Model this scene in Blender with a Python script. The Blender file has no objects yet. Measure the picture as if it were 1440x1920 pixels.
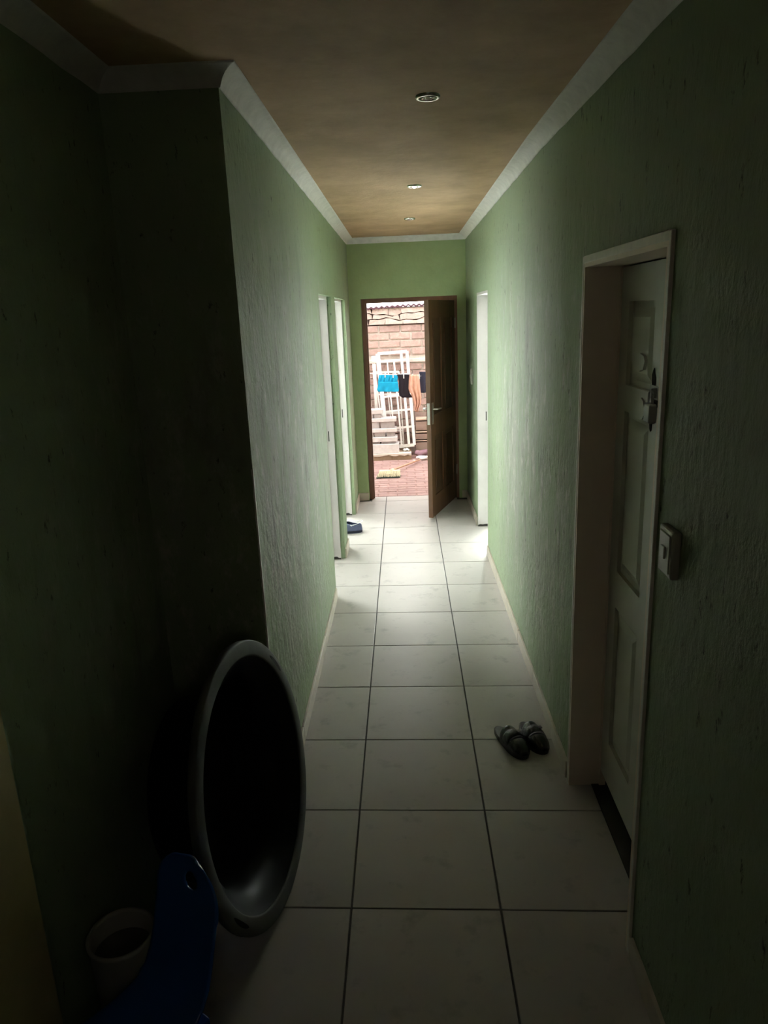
import bpy, bmesh, math, random
from mathutils import Vector, Matrix
random.seed(7)
PI = math.pi
C = bpy.context.scene.collection
sc = bpy.context.scene

# ------------------------------------------------------------------ camera
F_PX, CX, CY, CZ = 1357.96, 0.2342, -1.9919, 1.9254
YAW, PITCH, ROLL = math.radians(2.0116), math.radians(-15.256), math.radians(2.3373)
def rot3():
    Rz = Matrix.Rotation(YAW, 3, 'Z'); Rx = Matrix.Rotation(PITCH, 3, 'X'); Ry = Matrix.Rotation(ROLL, 3, 'Y')
    return Rz @ Rx @ Ry
RC = rot3()
cam = bpy.data.cameras.new('camera'); cam_o = bpy.data.objects.new('camera', cam); C.objects.link(cam_o)
cam.sensor_fit = 'VERTICAL'; cam.sensor_height = 24.0; cam.lens = F_PX / 1920 * 24.0
cam.clip_start = 0.05; cam.clip_end = 200
M4 = Matrix.Identity(4)
r_, f_, u_ = RC.col[0], RC.col[1], RC.col[2]
for i in range(3):
    M4[i][0] = r_[i]; M4[i][1] = u_[i]; M4[i][2] = -f_[i]
M4[0][3], M4[1][3], M4[2][3] = CX, CY, CZ
cam_o.matrix_world = M4
sc.camera = cam_o
def at(px, py, Y):
    """world point at depth plane Y seen at photo pixel (used for measuring real positions)"""
    d = RC @ Vector(((px - 720) / F_PX, 1, -(py - 960) / F_PX))
    t = (Y - CY) / d[1]
    return Vector((CX, CY, CZ)) + d * t

# ------------------------------------------------------------------ world, lights, exposure
w = bpy.data.worlds.new('sky'); sc.world = w; w.use_nodes = True
wn = w.node_tree.nodes; wl = w.node_tree.links
bg = wn['Background']
tc = wn.new('ShaderNodeTexCoord'); sx = wn.new('ShaderNodeSeparateXYZ'); cr = wn.new('ShaderNodeValToRGB')
wl.new(tc.outputs['Generated'], sx.inputs[0]); wl.new(sx.outputs['Z'], cr.inputs[0]); wl.new(cr.outputs[0], bg.inputs[0])
cr.color_ramp.elements[0].position = 0.0; cr.color_ramp.elements[0].color = (1.0, 0.98, 0.955, 1)
cr.color_ramp.elements[1].position = 1.0; cr.color_ramp.elements[1].color = (0.93, 0.97, 1.0, 1)
bg.inputs[1].default_value = 1.2
added_sun = bpy.data.lights.new('added_sun', 'SUN'); added_sun.energy = 28.0; added_sun.angle = math.radians(3); added_sun.color = (0.97, 0.99, 1.0)  # added to strike the unseen court end walls and brighten the corridor
added_sun_o = bpy.data.objects.new('added_sun', added_sun); C.objects.link(added_sun_o); added_sun_o.rotation_euler = (math.radians(40), 0, 0)
vs = sc.view_settings
sc.display_settings.display_device = 'sRGB'
vs.view_transform = 'Standard'; vs.look = 'None'; vs.gamma = 1.0; vs.use_curve_mapping = False
vs.exposure = 2.28
def portal(name, loc, rot, sx_, sy_):
    l = bpy.data.lights.new(name, 'AREA'); l.shape = 'RECTANGLE'; l.size = sx_; l.size_y = sy_
    l.cycles.is_portal = True
    o = bpy.data.objects.new(name, l); C.objects.link(o); o.location = loc; o.rotation_euler = rot
    return o
# daylight portals in the real openings (they emit nothing, they only guide sky sampling)
portal('sky_portal', (0.30, 5.72, 1.02), (-PI/2, 0, 0), 0.87, 2.04)
portal('sky_portal', (1.02, 4.06, 1.02), (0, PI/2, 0), 2.04, 0.80)
portal('sky_portal', (-0.44, 3.23, 1.02), (0, -PI/2, 0), 2.04, 0.82)
portal('sky_portal', (-0.44, 4.475, 1.02), (0, -PI/2, 0), 2.04, 1.03)

# ------------------------------------------------------------------ materials
def mat(name, col, rough=0.6, var=0.12, vscale=6.0, bump=0.0, bscale=40.0, spec=0.5, metal=0.0,
        col2=None, mix=(0.45, 0.7), mscale=3.0, stretch=(1, 1, 1), rnd=0.0, coat=0.0, world=True):
    m = bpy.data.materials.new(name); m.use_nodes = True
    nt = m.node_tree; n = nt.nodes; l = nt.links
    b = n['Principled BSDF']
    b.inputs['Roughness'].default_value = rough; b.inputs['Metallic'].default_value = metal
    b.inputs['Specular IOR Level'].default_value = spec; b.inputs['Coat Weight'].default_value = coat
    if world:
        g = n.new('ShaderNodeNewGeometry'); pos = g.outputs['Position']
    else:
        g = n.new('ShaderNodeTexCoord'); pos = g.outputs['Object']
    mp = n.new('ShaderNodeMapping'); mp.inputs['Scale'].default_value = stretch; l.new(pos, mp.inputs[0])
    def noise(s, det=5, r=0.6):
        t = n.new('ShaderNodeTexNoise'); t.inputs['Scale'].default_value = s; t.inputs['Detail'].default_value = det
        t.inputs['Roughness'].default_value = r; l.new(mp.outputs[0], t.inputs['Vector']); return t
    base = n.new('ShaderNodeRGB'); base.outputs[0].default_value = (*col, 1); out = base.outputs[0]
    if col2 is not None:
        t = noise(mscale, 8, 0.65); r = n.new('ShaderNodeMapRange'); r.inputs[1].default_value = mix[0]; r.inputs[2].default_value = mix[1]
        l.new(t.outputs['Fac'], r.inputs[0])
        mx = n.new('ShaderNodeMix'); mx.data_type = 'RGBA'; l.new(r.outputs[0], mx.inputs[0]); l.new(out, mx.inputs[6])
        mx.inputs[7].default_value = (*col2, 1); out = mx.outputs[2]
    if var or rnd:
        hs = n.new('ShaderNodeHueSaturation'); l.new(out, hs.inputs['Color']); out = hs.outputs[0]
        v = noise(vscale); mr = n.new('ShaderNodeMapRange'); mr.inputs[1].default_value = 0.25; mr.inputs[2].default_value = 0.75
        mr.inputs[3].default_value = 1 - var; mr.inputs[4].default_value = 1 + var; l.new(v.outputs['Fac'], mr.inputs[0])
        val = mr.outputs[0]
        if rnd:
            oi = n.new('ShaderNodeObjectInfo'); m2 = n.new('ShaderNodeMapRange'); m2.inputs[3].default_value = 1 - rnd; m2.inputs[4].default_value = 1 + rnd
            l.new(oi.outputs['Random'], m2.inputs[0]); mu = n.new('ShaderNodeMath'); mu.operation = 'MULTIPLY'
            l.new(val, mu.inputs[0]); l.new(m2.outputs[0], mu.inputs[1]); val = mu.outputs[0]
        l.new(val, hs.inputs['Value'])
    l.new(out, b.inputs['Base Color'])
    if bump:
        t = noise(bscale, 6, 0.6); bp = n.new('ShaderNodeBump'); bp.inputs['Strength'].default_value = bump; bp.inputs['Distance'].default_value = 0.01
        l.new(t.outputs['Fac'], bp.inputs['Height']); l.new(bp.outputs[0], b.inputs['Normal'])
    return m

def emit(name, col, s):
    m = bpy.data.materials.new(name); m.use_nodes = True; nt = m.node_tree; n = nt.nodes
    e = n.new('ShaderNodeEmission'); e.inputs[0].default_value = (*col, 1); e.inputs[1].default_value = s
    nt.links.new(e.outputs[0], n['Material Output'].inputs[0]); return m

def green_wall():
    """green distemper on rough plaster: rubbed grey patches, vertical streaks, dark knocks"""
    m = bpy.data.materials.new('green_plaster'); m.use_nodes = True
    nt = m.node_tree; n = nt.nodes; l = nt.links; b = n['Principled BSDF']
    b.inputs['Roughness'].default_value = 0.62; b.inputs['Specular IOR Level'].default_value = 0.35
    g = n.new('ShaderNodeNewGeometry'); P = g.outputs['Position']
    def nz(scale, det, st, rough=0.6):
        mp = n.new('ShaderNodeMapping'); mp.inputs['Scale'].default_value = st; l.new(P, mp.inputs[0])
        t = n.new('ShaderNodeTexNoise'); t.inputs['Scale'].default_value = scale; t.inputs['Detail'].default_value = det
        t.inputs['Roughness'].default_value = rough; l.new(mp.outputs[0], t.inputs['Vector']); return t.outputs['Fac']
    def mr(x, a, c, d=0.0, e=1.0):
        r = n.new('ShaderNodeMapRange'); r.inputs[1].default_value = a; r.inputs[2].default_value = c
        r.inputs[3].default_value = d; r.inputs[4].default_value = e; l.new(x, r.inputs[0]); return r.outputs[0]
    def mul(x, y):
        k = n.new('ShaderNodeMath'); k.operation = 'MULTIPLY'; l.new(x, k.inputs[0]); l.new(y, k.inputs[1]); return k.outputs[0]
    def mix(f, a, c):
        k = n.new('ShaderNodeMix'); k.data_type = 'RGBA'; l.new(f, k.inputs[0])
        if isinstance(a, tuple): k.inputs[6].default_value = (*a, 1)
        else: l.new(a, k.inputs[6])
        k.inputs[7].default_value = (*c, 1); return k.outputs[2]
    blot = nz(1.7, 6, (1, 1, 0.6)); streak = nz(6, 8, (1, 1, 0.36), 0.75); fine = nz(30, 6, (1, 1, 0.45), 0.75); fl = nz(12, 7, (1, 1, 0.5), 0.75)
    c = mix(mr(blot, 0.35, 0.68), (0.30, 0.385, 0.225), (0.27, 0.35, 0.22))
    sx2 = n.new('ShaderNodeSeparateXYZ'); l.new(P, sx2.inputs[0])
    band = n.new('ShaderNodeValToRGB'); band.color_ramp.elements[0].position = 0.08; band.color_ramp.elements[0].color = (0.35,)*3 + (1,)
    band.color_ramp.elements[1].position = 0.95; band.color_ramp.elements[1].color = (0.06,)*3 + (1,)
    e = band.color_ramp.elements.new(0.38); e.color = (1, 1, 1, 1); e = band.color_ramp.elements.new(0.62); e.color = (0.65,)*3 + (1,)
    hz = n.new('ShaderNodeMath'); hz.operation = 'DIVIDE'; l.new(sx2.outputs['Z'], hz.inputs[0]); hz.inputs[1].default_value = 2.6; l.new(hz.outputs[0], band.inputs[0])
    # hands and shoulders rub the paint away at mid height along the walked part of the corridor
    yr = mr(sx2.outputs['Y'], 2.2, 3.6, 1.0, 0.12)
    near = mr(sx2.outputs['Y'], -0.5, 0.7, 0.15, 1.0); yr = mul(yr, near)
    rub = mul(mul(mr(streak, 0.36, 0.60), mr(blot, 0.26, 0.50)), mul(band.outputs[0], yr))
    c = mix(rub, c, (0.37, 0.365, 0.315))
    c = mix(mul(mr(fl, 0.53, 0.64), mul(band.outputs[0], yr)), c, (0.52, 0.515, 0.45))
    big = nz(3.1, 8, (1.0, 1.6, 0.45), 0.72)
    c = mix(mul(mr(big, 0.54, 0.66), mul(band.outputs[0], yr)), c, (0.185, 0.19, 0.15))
    c = mix(mul(mr(fine, 0.40, 0.33), mr(streak, 0.40, 0.52)), c, (0.055, 0.06, 0.045))
    l.new(c, b.inputs['Base Color'])
    bp = n.new('ShaderNodeBump'); bp.inputs['Strength'].default_value = 0.8; bp.inputs['Distance'].default_value = 0.014
    l.new(nz(26, 7, (1, 1, 0.6), 0.62), bp.inputs['Height']); l.new(bp.outputs[0], b.inputs['Normal'])
    return m

M = {}
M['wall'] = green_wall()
M['endwall'] = mat('green_paint', (0.37, 0.47, 0.235), 0.6, 0.10, 5, 0.3, 30, 0.35)
M['pier'] = mat('olive_plaster', (0.46, 0.40, 0.20), 0.7, 0.15, 5, 0.3, 30, 0.2)
M['room'] = mat('room_paint', (0.72, 0.76, 0.72), 0.7, 0.05, 4)
M['court'] = mat('added_court_grey', (0.42, 0.44, 0.42), 0.8, 0.08, 4)
M['dark'] = mat('dark_void', (0.03, 0.03, 0.03), 0.9)
M['ceil'] = mat('tan_ceiling', (0.52, 0.35, 0.21), 0.65, 0.13, 5, 0.35, 22, 0.3, col2=(0.42, 0.285, 0.16), mix=(0.42, 0.62), mscale=2.2)
M['cornice'] = mat('white_cornice', (0.66, 0.645, 0.60), 0.75, 0.12, 18, 0.35, 60, 0.3)
M['tile'] = mat('cream_tile', (0.46, 0.43, 0.40), 0.36, 0.05, 3, 0.05, 9, 0.42, col2=(0.33, 0.31, 0.29), mix=(0.56, 0.72), mscale=7, rnd=0.03)
M['grout'] = mat('grout', (0.09, 0.085, 0.08), 0.9)
M['skirt'] = mat('skirting_tile', (0.55, 0.49, 0.40), 0.4, 0.12, 10, rnd=0.05)
M['white'] = mat('white_enamel', (0.56, 0.53, 0.51), 0.45, 0.06, 8, 0.08, 30)
M['bright'] = mat('white_gloss', (0.78, 0.74, 0.68), 0.4, 0.08, 30, 0.2, 60)
M['jamb'] = mat('cream_enamel', (0.85, 0.73, 0.62), 0.5, 0.06, 6, 0.10, 40)
M['doorwhite'] = mat('cream_door', (0.66, 0.64, 0.55), 0.42, 0.06, 5, 0.06, 30)
M['wood'] = mat('brown_wood', (0.115, 0.055, 0.026), 0.42, 0.35, 9, 0.12, 30, stretch=(1, 1, 0.08))
M['wooddark'] = mat('dark_wood_panel', (0.085, 0.042, 0.021), 0.45, 0.35, 9, 0.12, 30, stretch=(1, 1, 0.08))
M['frame'] = mat('red_brown_frame', (0.17, 0.075, 0.04), 0.5, 0.3, 9, 0.1, 30, stretch=(1, 1, 0.1))
M['steel'] = mat('worn_steel', (0.55, 0.53, 0.50), 0.35, 0.1, 20, metal=0.9)
M['black_plastic'] = mat('black_plastic', (0.006, 0.005, 0.007), 0.42, 0.1, 10, 0.02, 30, 0.09)
M['rim'] = mat('dusty_sheen_rim', (0.11, 0.112, 0.105), 0.6, 0.25, 6, 0.05, 60, 0.3)  # dust plus grazing sheen, painted lighter than the black tub
M['blue'] = mat('blue_plastic', (0.018, 0.11, 0.46), 0.25, 0.06, 5, 0.02, 20, 0.5)
M['grey_plastic'] = mat('grey_plastic', (0.42, 0.42, 0.40), 0.5, 0.1, 6)
M['grey_inner'] = mat('dim_grey_plastic', (0.12, 0.12, 0.11), 0.6, 0.1, 6)
M['shoe'] = mat('black_shoe', (0.014, 0.012, 0.014), 0.24, 0.2, 30, 0.5, 60, 0.9, world=False)
M['insole'] = mat('grey_insole', (0.20, 0.18, 0.19), 0.6, 0.2, 20, world=False)
M['navy'] = mat('navy_rubber', (0.085, 0.105, 0.185), 0.55, 0.15, 20, world=False)
M['navyin'] = mat('navy_lining', (0.018, 0.022, 0.045), 0.6, 0.1, 20, world=False)
M['stripe'] = mat('white_stripe', (0.75, 0.75, 0.78), 0.5, 0.05, 20)
M['switch'] = mat('white_switch', (0.36, 0.36, 0.31), 0.4, 0.03, 20)
M['chrome'] = mat('lamp_ring', (0.96, 0.90, 0.87), 0.16, 0.02, 20, metal=1.0)
M['lampin'] = mat('lamp_reflector', (0.45, 0.44, 0.42), 0.2, 0.03, 20, metal=0.8)
M['lampdark'] = mat('lamp_well', (0.03, 0.026, 0.022), 0.6)
M['bulb'] = mat('bulb_glass', (0.8, 0.8, 0.78), 0.15, 0.02, 20)
M['bulb_on'] = emit('bulb_lit', (1.0, 0.97, 0.80), 14)
M['brick'] = mat('clay_brick', (0.37, 0.255, 0.225), 0.85, 0.16, 22, 0.6, 55, 0.2, rnd=0.14, col2=(0.45, 0.34, 0.30), mix=(0.5, 0.72), mscale=9)
M['mortar'] = mat('pale_mortar', (0.58, 0.50, 0.455), 0.9, 0.12, 18, 0.5, 60, 0.2)
M['stone'] = mat('pale_stone', (0.47, 0.37, 0.325), 0.88, 0.16, 14, 0.6, 40, 0.2, rnd=0.10)
M['crack'] = mat('dark_joint', (0.07, 0.04, 0.035), 0.9)
M['paver'] = mat('red_paver', (0.33, 0.21, 0.195), 0.85, 0.14, 16, 0.5, 60, 0.25, rnd=0.10, col2=(0.38, 0.25, 0.225), mix=(0.45, 0.7), mscale=5)
M['soil'] = mat('red_soil', (0.31, 0.19, 0.17), 0.95, 0.15, 12, 0.4, 50, 0.1)
M['slab'] = mat('pale_concrete', (0.60, 0.56, 0.56), 0.85, 0.12, 14, 0.3, 50, 0.2, rnd=0.05)
M['slabgrey'] = mat('grey_block', (0.40, 0.36, 0.36), 0.88, 0.15, 14, 0.3, 50, 0.2, rnd=0.1)
M['kerb'] = mat('brown_kerb', (0.27, 0.19, 0.13), 0.9, 0.2, 14, 0.5, 40, 0.2)
M['drip'] = mat('cement_drips', (0.62, 0.55, 0.49), 0.9, 0.1, 14, 0.4, 40, 0.2)
M['gate'] = mat('white_gate_paint', (0.82, 0.79, 0.76), 0.45, 0.05, 20)
M['turq'] = mat('turquoise_cloth', (0.012, 0.30, 0.52), 0.85, 0.12, 20, 0.2, 120, 0.15)
M['blackcloth'] = mat('black_cloth', (0.022, 0.018, 0.024), 0.9, 0.15, 20, 0.2, 120, 0.1)
M['peach'] = mat('peach_cloth', (0.58, 0.33, 0.25), 0.88, 0.12, 20, 0.2, 120, 0.1)
M['navycloth'] = mat('charcoal_cloth', (0.035, 0.035, 0.055), 0.9, 0.15, 20, 0.2, 120, 0.1)
M['cord'] = mat('white_line', (0.75, 0.74, 0.72), 0.6)
M['plank'] = mat('pale_plank', (0.60, 0.46, 0.36), 0.8, 0.2, 12, 0.2, 30, stretch=(0.15, 1, 1), rnd=0.12)
M['crate'] = mat('grey_brown_board', (0.26, 0.18, 0.15), 0.8, 0.25, 12, 0.2, 30, stretch=(0.2, 1, 1), rnd=0.2)
M['purple'] = mat('mauve_cloth', (0.28, 0.16, 0.19), 0.85, 0.3, 12, 0.3, 40, 0.2)
M['crumple'] = mat('white_sheet', (0.80, 0.78, 0.76), 0.7, 0.05, 10, 0.3, 30)
M['broomhead'] = mat('cream_broom_head', (0.66, 0.56, 0.36), 0.55, 0.1, 20)
M['bristle'] = mat('dark_green_bristle', (0.020, 0.035, 0.028), 0.8, 0.2, 60)
M['bristle2'] = mat('cream_bristle', (0.50, 0.44, 0.30), 0.8, 0.2, 60)
M['handlewood'] = mat('broom_handle_wood', (0.50, 0.30, 0.20), 0.6, 0.15, 20)
M['zinc'] = mat('zinc_sheet', (0.42, 0.40, 0.40), 0.75, 0.1, 6, spec=0.2)
M['zincedge'] = mat('dark_sheet_edge', (0.07, 0.025, 0.035), 0.8)  # dark tone for the front edge of the roofing
M['dirt_shade'] = mat('dirt_and_shade', (0.05, 0.045, 0.04), 0.9)  # dark dirt and slots, also the painted shade below the near door

# ------------------------------------------------------------------ mesh helpers
def bm_new(): return bmesh.new()
def bx(bm, x0, x1, y0, y1, z0, z1, mtx=None):
    vs_ = [bm.verts.new(p) for p in ((x0,y0,z0),(x1,y0,z0),(x1,y1,z0),(x0,y1,z0),(x0,y0,z1),(x1,y0,z1),(x1,y1,z1),(x0,y1,z1))]
    if mtx is not None:
        for v in vs_: v.co = mtx @ v.co
    for f in ((3,2,1,0),(4,5,6,7),(0,1,5,4),(1,2,6,5),(2,3,7,6),(3,0,4,7)): bm.faces.new([vs_[i] for i in f])
    return vs_
def bev(bm, w_, seg=1):
    bmesh.ops.bevel(bm, geom=list(bm.edges), offset=w_, segments=seg, profile=0.5, affect='EDGES', clamp_overlap=True)
def prism(bm, poly, h0, h1, axis='z'):
    def P(a, c, h):
        return {'z': (a, c, h), 'y': (a, h, c), 'x': (h, a, c)}[axis]
    A = [bm.verts.new(P(a, c, h0)) for a, c in poly]; B = [bm.verts.new(P(a, c, h1)) for a, c in poly]
    n_ = len(poly)
    bm.faces.new(A[::-1]); bm.faces.new(B)
    for i in range(n_): bm.faces.new((A[i], A[(i+1) % n_], B[(i+1) % n_], B[i]))
def tube(bm, pts, r, n_=8, caps=True):
    pts = [Vector(p) for p in pts]; rings = []
    for i, p in enumerate(pts):
        d = (pts[min(i+1, len(pts)-1)] - pts[max(i-1, 0)]).normalized()
        a = d.orthogonal().normalized() if abs(d.z) > 0.9 else d.cross(Vector((0, 0, 1))).normalized(); c = d.cross(a)
        rr = r[i] if isinstance(r, (list, tuple)) else r
        rings.append([bm.verts.new(p + a*math.cos(2*PI*k/n_)*rr + c*math.sin(2*PI*k/n_)*rr) for k in range(n_)])
    for i in range(len(rings)-1):
        for k in range(n_): bm.faces.new((rings[i][k], rings[i][(k+1) % n_], rings[i+1][(k+1) % n_], rings[i+1][k]))
    if caps: bm.faces.new(rings[0][::-1]); bm.faces.new(rings[-1])
def lathe(bm, prof, n_=32, mtx=None, close=False):
    rings = []
    for r, z in prof:
        if r < 1e-6: rings.append([bm.verts.new((0, 0, z))])
        else: rings.append([bm.verts.new((r*math.cos(2*PI*k/n_), r*math.sin(2*PI*k/n_), z)) for k in range(n_)])
    prs = list(zip(rings[:-1], rings[1:]))
    if close: prs.append((rings[-1], rings[0]))
    for A, B in prs:
        for k in range(n_):
            k2 = (k+1) % n_
            if len(A) == 1 and len(B) > 1: bm.faces.new((A[0], B[k2], B[k]))
            elif len(B) == 1 and len(A) > 1: bm.faces.new((A[k], A[k2], B[0]))
            elif len(A) > 1: bm.faces.new((A[k], A[k2], B[k2], B[k]))
    if mtx is not None:
        for v in bm.verts: v.co = mtx @ v.co
def grid(bm, fn, nu, nv):
    V = [[bm.verts.new(fn(i/nu, j/nv)) for j in range(nv+1)] for i in range(nu+1)]
    for i in range(nu):
        for j in range(nv): bm.faces.new((V[i][j], V[i+1][j], V[i+1][j+1], V[i][j+1]))
    return V
def obj(name, bm, m, parent=None, smooth=False, solid=0.0, subd=0):
    bmesh.ops.recalc_face_normals(bm, faces=bm.faces)
    me = bpy.data.meshes.new(name); bm.to_mesh(me); bm.free()
    if smooth:
        for p in me.polygons: p.use_smooth = True
    o = bpy.data.objects.new(name, me); C.objects.link(o); me.materials.append(m)
    if solid:
        s_ = o.modifiers.new('solid', 'SOLIDIFY'); s_.thickness = solid; s_.offset = 0
    if subd:
        s_ = o.modifiers.new('sub', 'SUBSURF'); s_.levels = subd; s_.render_levels = subd
    if parent: o.parent = parent
    return o
def tag(o, label=None, cat=None, group=None, kind=None):
    if label: o['label'] = label
    if cat: o['category'] = cat
    if group: o['group'] = group
    if kind: o['kind'] = kind
    return o
def empty(name, loc=(0, 0, 0), rz=0.0):
    o = bpy.data.objects.new(name, None); C.objects.link(o); o.location = loc; o.rotation_euler = (0, 0, rz); o.empty_display_size = 0.1
    return o
def struct(name, bm, m, label, cat, **k):
    return tag(obj(name, bm, m, **k), label, cat, kind='structure')
def link_copy(o, parent, loc=None):
    c = o.copy(); C.objects.link(c); c.parent = parent
    if loc is not None: c.location = loc
    return c
def box_obj(name, x0, x1, y0, y1, z0, z1, m, parent=None, b=0.0, seg=1):
    bm = bm_new(); bx(bm, x0, x1, y0, y1, z0, z1)
    if b: bev(bm, b, seg)
    return obj(name, bm, m, parent)

# ------------------------------------------------------------------ room dimensions (metres)
XL, XR, YE = -0.2965, 0.873, 5.56
XN, YC = -0.665, 0.435                     # niche wall and the corner where the passage narrows
YB, YX = -2.6, 5.70                       # back wall, outer face of the end wall
TH = 0.13
HW = 2.72
SHEET = (.185, .18, .175)                    # how much light the added yard sheet passes
EAVE = 6.3                               # edge of the roof over the yard side
NR0, NR1, HD = -0.171, 0.658, 2.069       # near right doorway
FR0, FR1 = 3.65, 4.47                     # far right doorway
A0, A1, B0, B1 = 2.81, 3.65, 3.95, 5.0    # two left doorways
DX0, DX1 = -0.18, 0.785                   # end doorway
def ceil_z(x, y):
    a = max(0, min(1, (x + .3) / 1.17)); c = max(0, min(1, (1.5 - y) / 2.0))
    return 2.655 - 0.045 * a * c

# ------------------------------------------------------------------ walls
bm = bm_new(); x0, x1 = XL - TH, XL
for (y0, y1, z0) in ((YC, A0, -.1), (A0, A1, HD), (A1, B0, -.1), (B0, B1, HD), (B1, YE, -.1)): bx(bm, x0, x1, y0, y1, z0, HW)
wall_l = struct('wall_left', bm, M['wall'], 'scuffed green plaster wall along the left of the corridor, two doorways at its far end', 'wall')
cr_ = random.Random(9); bm = bm_new(); nz_ = 60
Vc = []
for i in range(nz_ + 1):
    z = .45 + .98*i/nz_; w1 = .004 + .007*cr_.random()*(1 if i < 52 else .5); w2_ = .003 + .003*cr_.random()
    Vc.append([bm.verts.new(p) for p in ((XL - w2_, YC - .0012, z), (XL + .0012, YC - .0012, z), (XL + .0012, YC + w1, z))])
for i in range(nz_):
    for j in (0, 1): bm.faces.new((Vc[i][j], Vc[i+1][j], Vc[i+1][j+1], Vc[i][j+1]))
o = obj('chipped_edge', bm, M['bright'], wall_l); o['label'] = 'worn pale plaster edge'
bm = bm_new(); x0, x1 = XR, XR + 0.14
for (y0, y1, z0) in ((YB, NR0, -.1), (NR0, NR1, HD), (NR1, FR0, -.1), (FR0, FR1, HD), (FR1, YE, -.1)): bx(bm, x0, x1, y0, y1, z0, HW)
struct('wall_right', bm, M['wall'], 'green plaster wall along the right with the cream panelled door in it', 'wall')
bm = bm_new(); bx(bm, -1.9, XL - TH, YC, YC + TH, -.1, HW)

struct('wall_return', bm, M['wall'], 'dark green wall face behind the big black tub, facing the camera', 'wall')
bm = bm_new(); bx(bm, XN - .15, XN, -.66, YC, -.1, HW)
struct('wall_niche', bm, M['wall'], 'unlit green wall at the far left, above the bucket', 'wall')
bm = bm_new(); bx(bm, XN - .15, -0.632, YB, -.66, -.1, HW)
struct('wall_pier', bm, M['pier'], 'olive wall pier cut off by the lower left edge of the photo', 'wall')
bm = bm_new(); y0, y1 = YE, YX
for (xa, xb, z0, z1) in ((-1.9, DX0, -.1, HW), (DX0, DX1, 2.08, HW), (DX1, 2.2, -.1, HW)): bx(bm, xa, xb, y0, y1, z0, z1)
struct('wall_end', bm, M['endwall'], 'green end wall around and above the open wooden door', 'wall')
bm = bm_new()
for (xa, xb, z0, z1) in ((-2.0, .05, -.1, HW), (.6, 2.2, -.1, HW), (.05, .6, -.1, 1.45), (.05, .6, 2.0, HW)): bx(bm, xa, xb, YB - .12, YB, z0, z1)
struct('wall_back', bm, M['wall'], 'green wall closing the passage behind the camera', 'wall')
# unseen roofless side courts, added to send daylight through the far doorways; a dark closet lies behind the near right door
bm = bm_new(); bx(bm, -2.0, -1.9, YC, YX, -.1, HW); bx(bm, -1.9, XL - TH, 2.15, 2.25, -.1, HW)
struct('added_court_left', bm, M['court'], 'grey walls of the added roofless courts behind the two left doorways', 'wall')
bm = bm_new(); bx(bm, 2.2, 2.3, YB, YX, -.1, HW); bx(bm, XR + .14, 2.2, 2.6, 2.7, -.1, HW)
struct('added_court_right', bm, M['court'], 'grey walls of the added roofless court behind the far right doorway', 'wall')
bm = bm_new(); bx(bm, XR + .14, 2.2, YE - .05, YE, 0, HW); bx(bm, -1.9, XL - TH, YE - .05, YE, 0, HW); bx(bm, -1.9, XL - TH, 3.76, 3.84, -.1, HW)
struct('added_court_end', bm, M['room'], 'white end walls of the added side courts, bouncing light in', 'wall')
bm = bm_new(); bx(bm, 1.9, 2.0, YB, 2.6, -.1, HW)
struct('wall_closet', bm, M['dark'], 'dark closet wall behind the cream panelled door', 'wall')
bm = bm_new(); bx(bm, XR + .125, 2.2, 2.7, YE, -.02, -.001); bx(bm, -1.9, XL - TH - .03, 2.25, YE, -.02, -.001)
struct('added_court_floor', bm, M['room'], 'white floor of the added side courts', 'floor')

# ------------------------------------------------------------------ ceiling
bm = bm_new()
V = grid(bm, lambda a, c: Vector((-0.9 + 2.0*a, YB + (YX - .05 - YB)*c, ceil_z(-0.9 + 2.0*a, YB + (YX - .05 - YB)*c))), 20, 60)
struct('ceiling', bm, M['ceil'], 'stained tan ceiling with a row of three downlights', 'ceiling')
bm = bm_new(); bx(bm, -.48, 1.08, 2.2, 5.72, HW, HW + .12); bx(bm, -2.1, 1.0, YB - .2, 2.2, HW, HW + .12); bx(bm, 1.0, 2.4, YB - .2, 2.65, HW, HW + .12); bx(bm, -2.6, 3.0, 5.72, EAVE, HW, HW + .12)
struct('ceiling_slab', bm, M['room'], 'roof slab with its eave over the outside door', 'roof')

bm = bm_new(); grid(bm, lambda a, c: Vector((.03 + .6*a, YB - .05 + .015*math.sin(a*30), 1.43 + .6*c)), 40, 2)
CURT = bm  # curtain of an added window behind the camera, weak fill light
# added unseen sheet and side walls dim and spread the yard's daylight
sh = bpy.data.materials.new('dimming_sheet'); sh.use_nodes = True; n_ = sh.node_tree.nodes; n_.remove(n_['Principled BSDF'])
tr_ = n_.new('ShaderNodeBsdfTranslucent'); tr_.inputs[0].default_value = (*SHEET, 1); sh.node_tree.links.new(tr_.outputs[0], n_['Material Output'].inputs[0])
cu = sh.copy(); cu.name = 'fill_curtain'; cu.node_tree.nodes['Translucent BSDF'].inputs[0].default_value = (.025, .021, .017, 1)
struct('added_window', CURT, cu, 'added curtained window behind the camera, weak fill light', 'window', smooth=True)
bm = bm_new(); grid(bm, lambda a, c: Vector((-2.5 + 5.3*a, 6.25 + 2.45*c, 2.86 + .015*math.sin(a*5.3*2*PI/.152))), 320, 2)
struct('added_yard_sheet', bm, sh, 'corrugated translucent sheeting added over the yard to dim it, above view', 'roof', smooth=True)
bm = bm_new(); bx(bm, -2.6, -2.45, YX, 8.72, -.1, 2.9); bx(bm, 2.75, 2.9, YX, 8.72, -.1, 2.9)  # added out of view to keep side light off the yard
struct('added_yard_side', bm, M['mortar'], 'side walls added to the yard out of view, blocking side light', 'wall')

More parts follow.
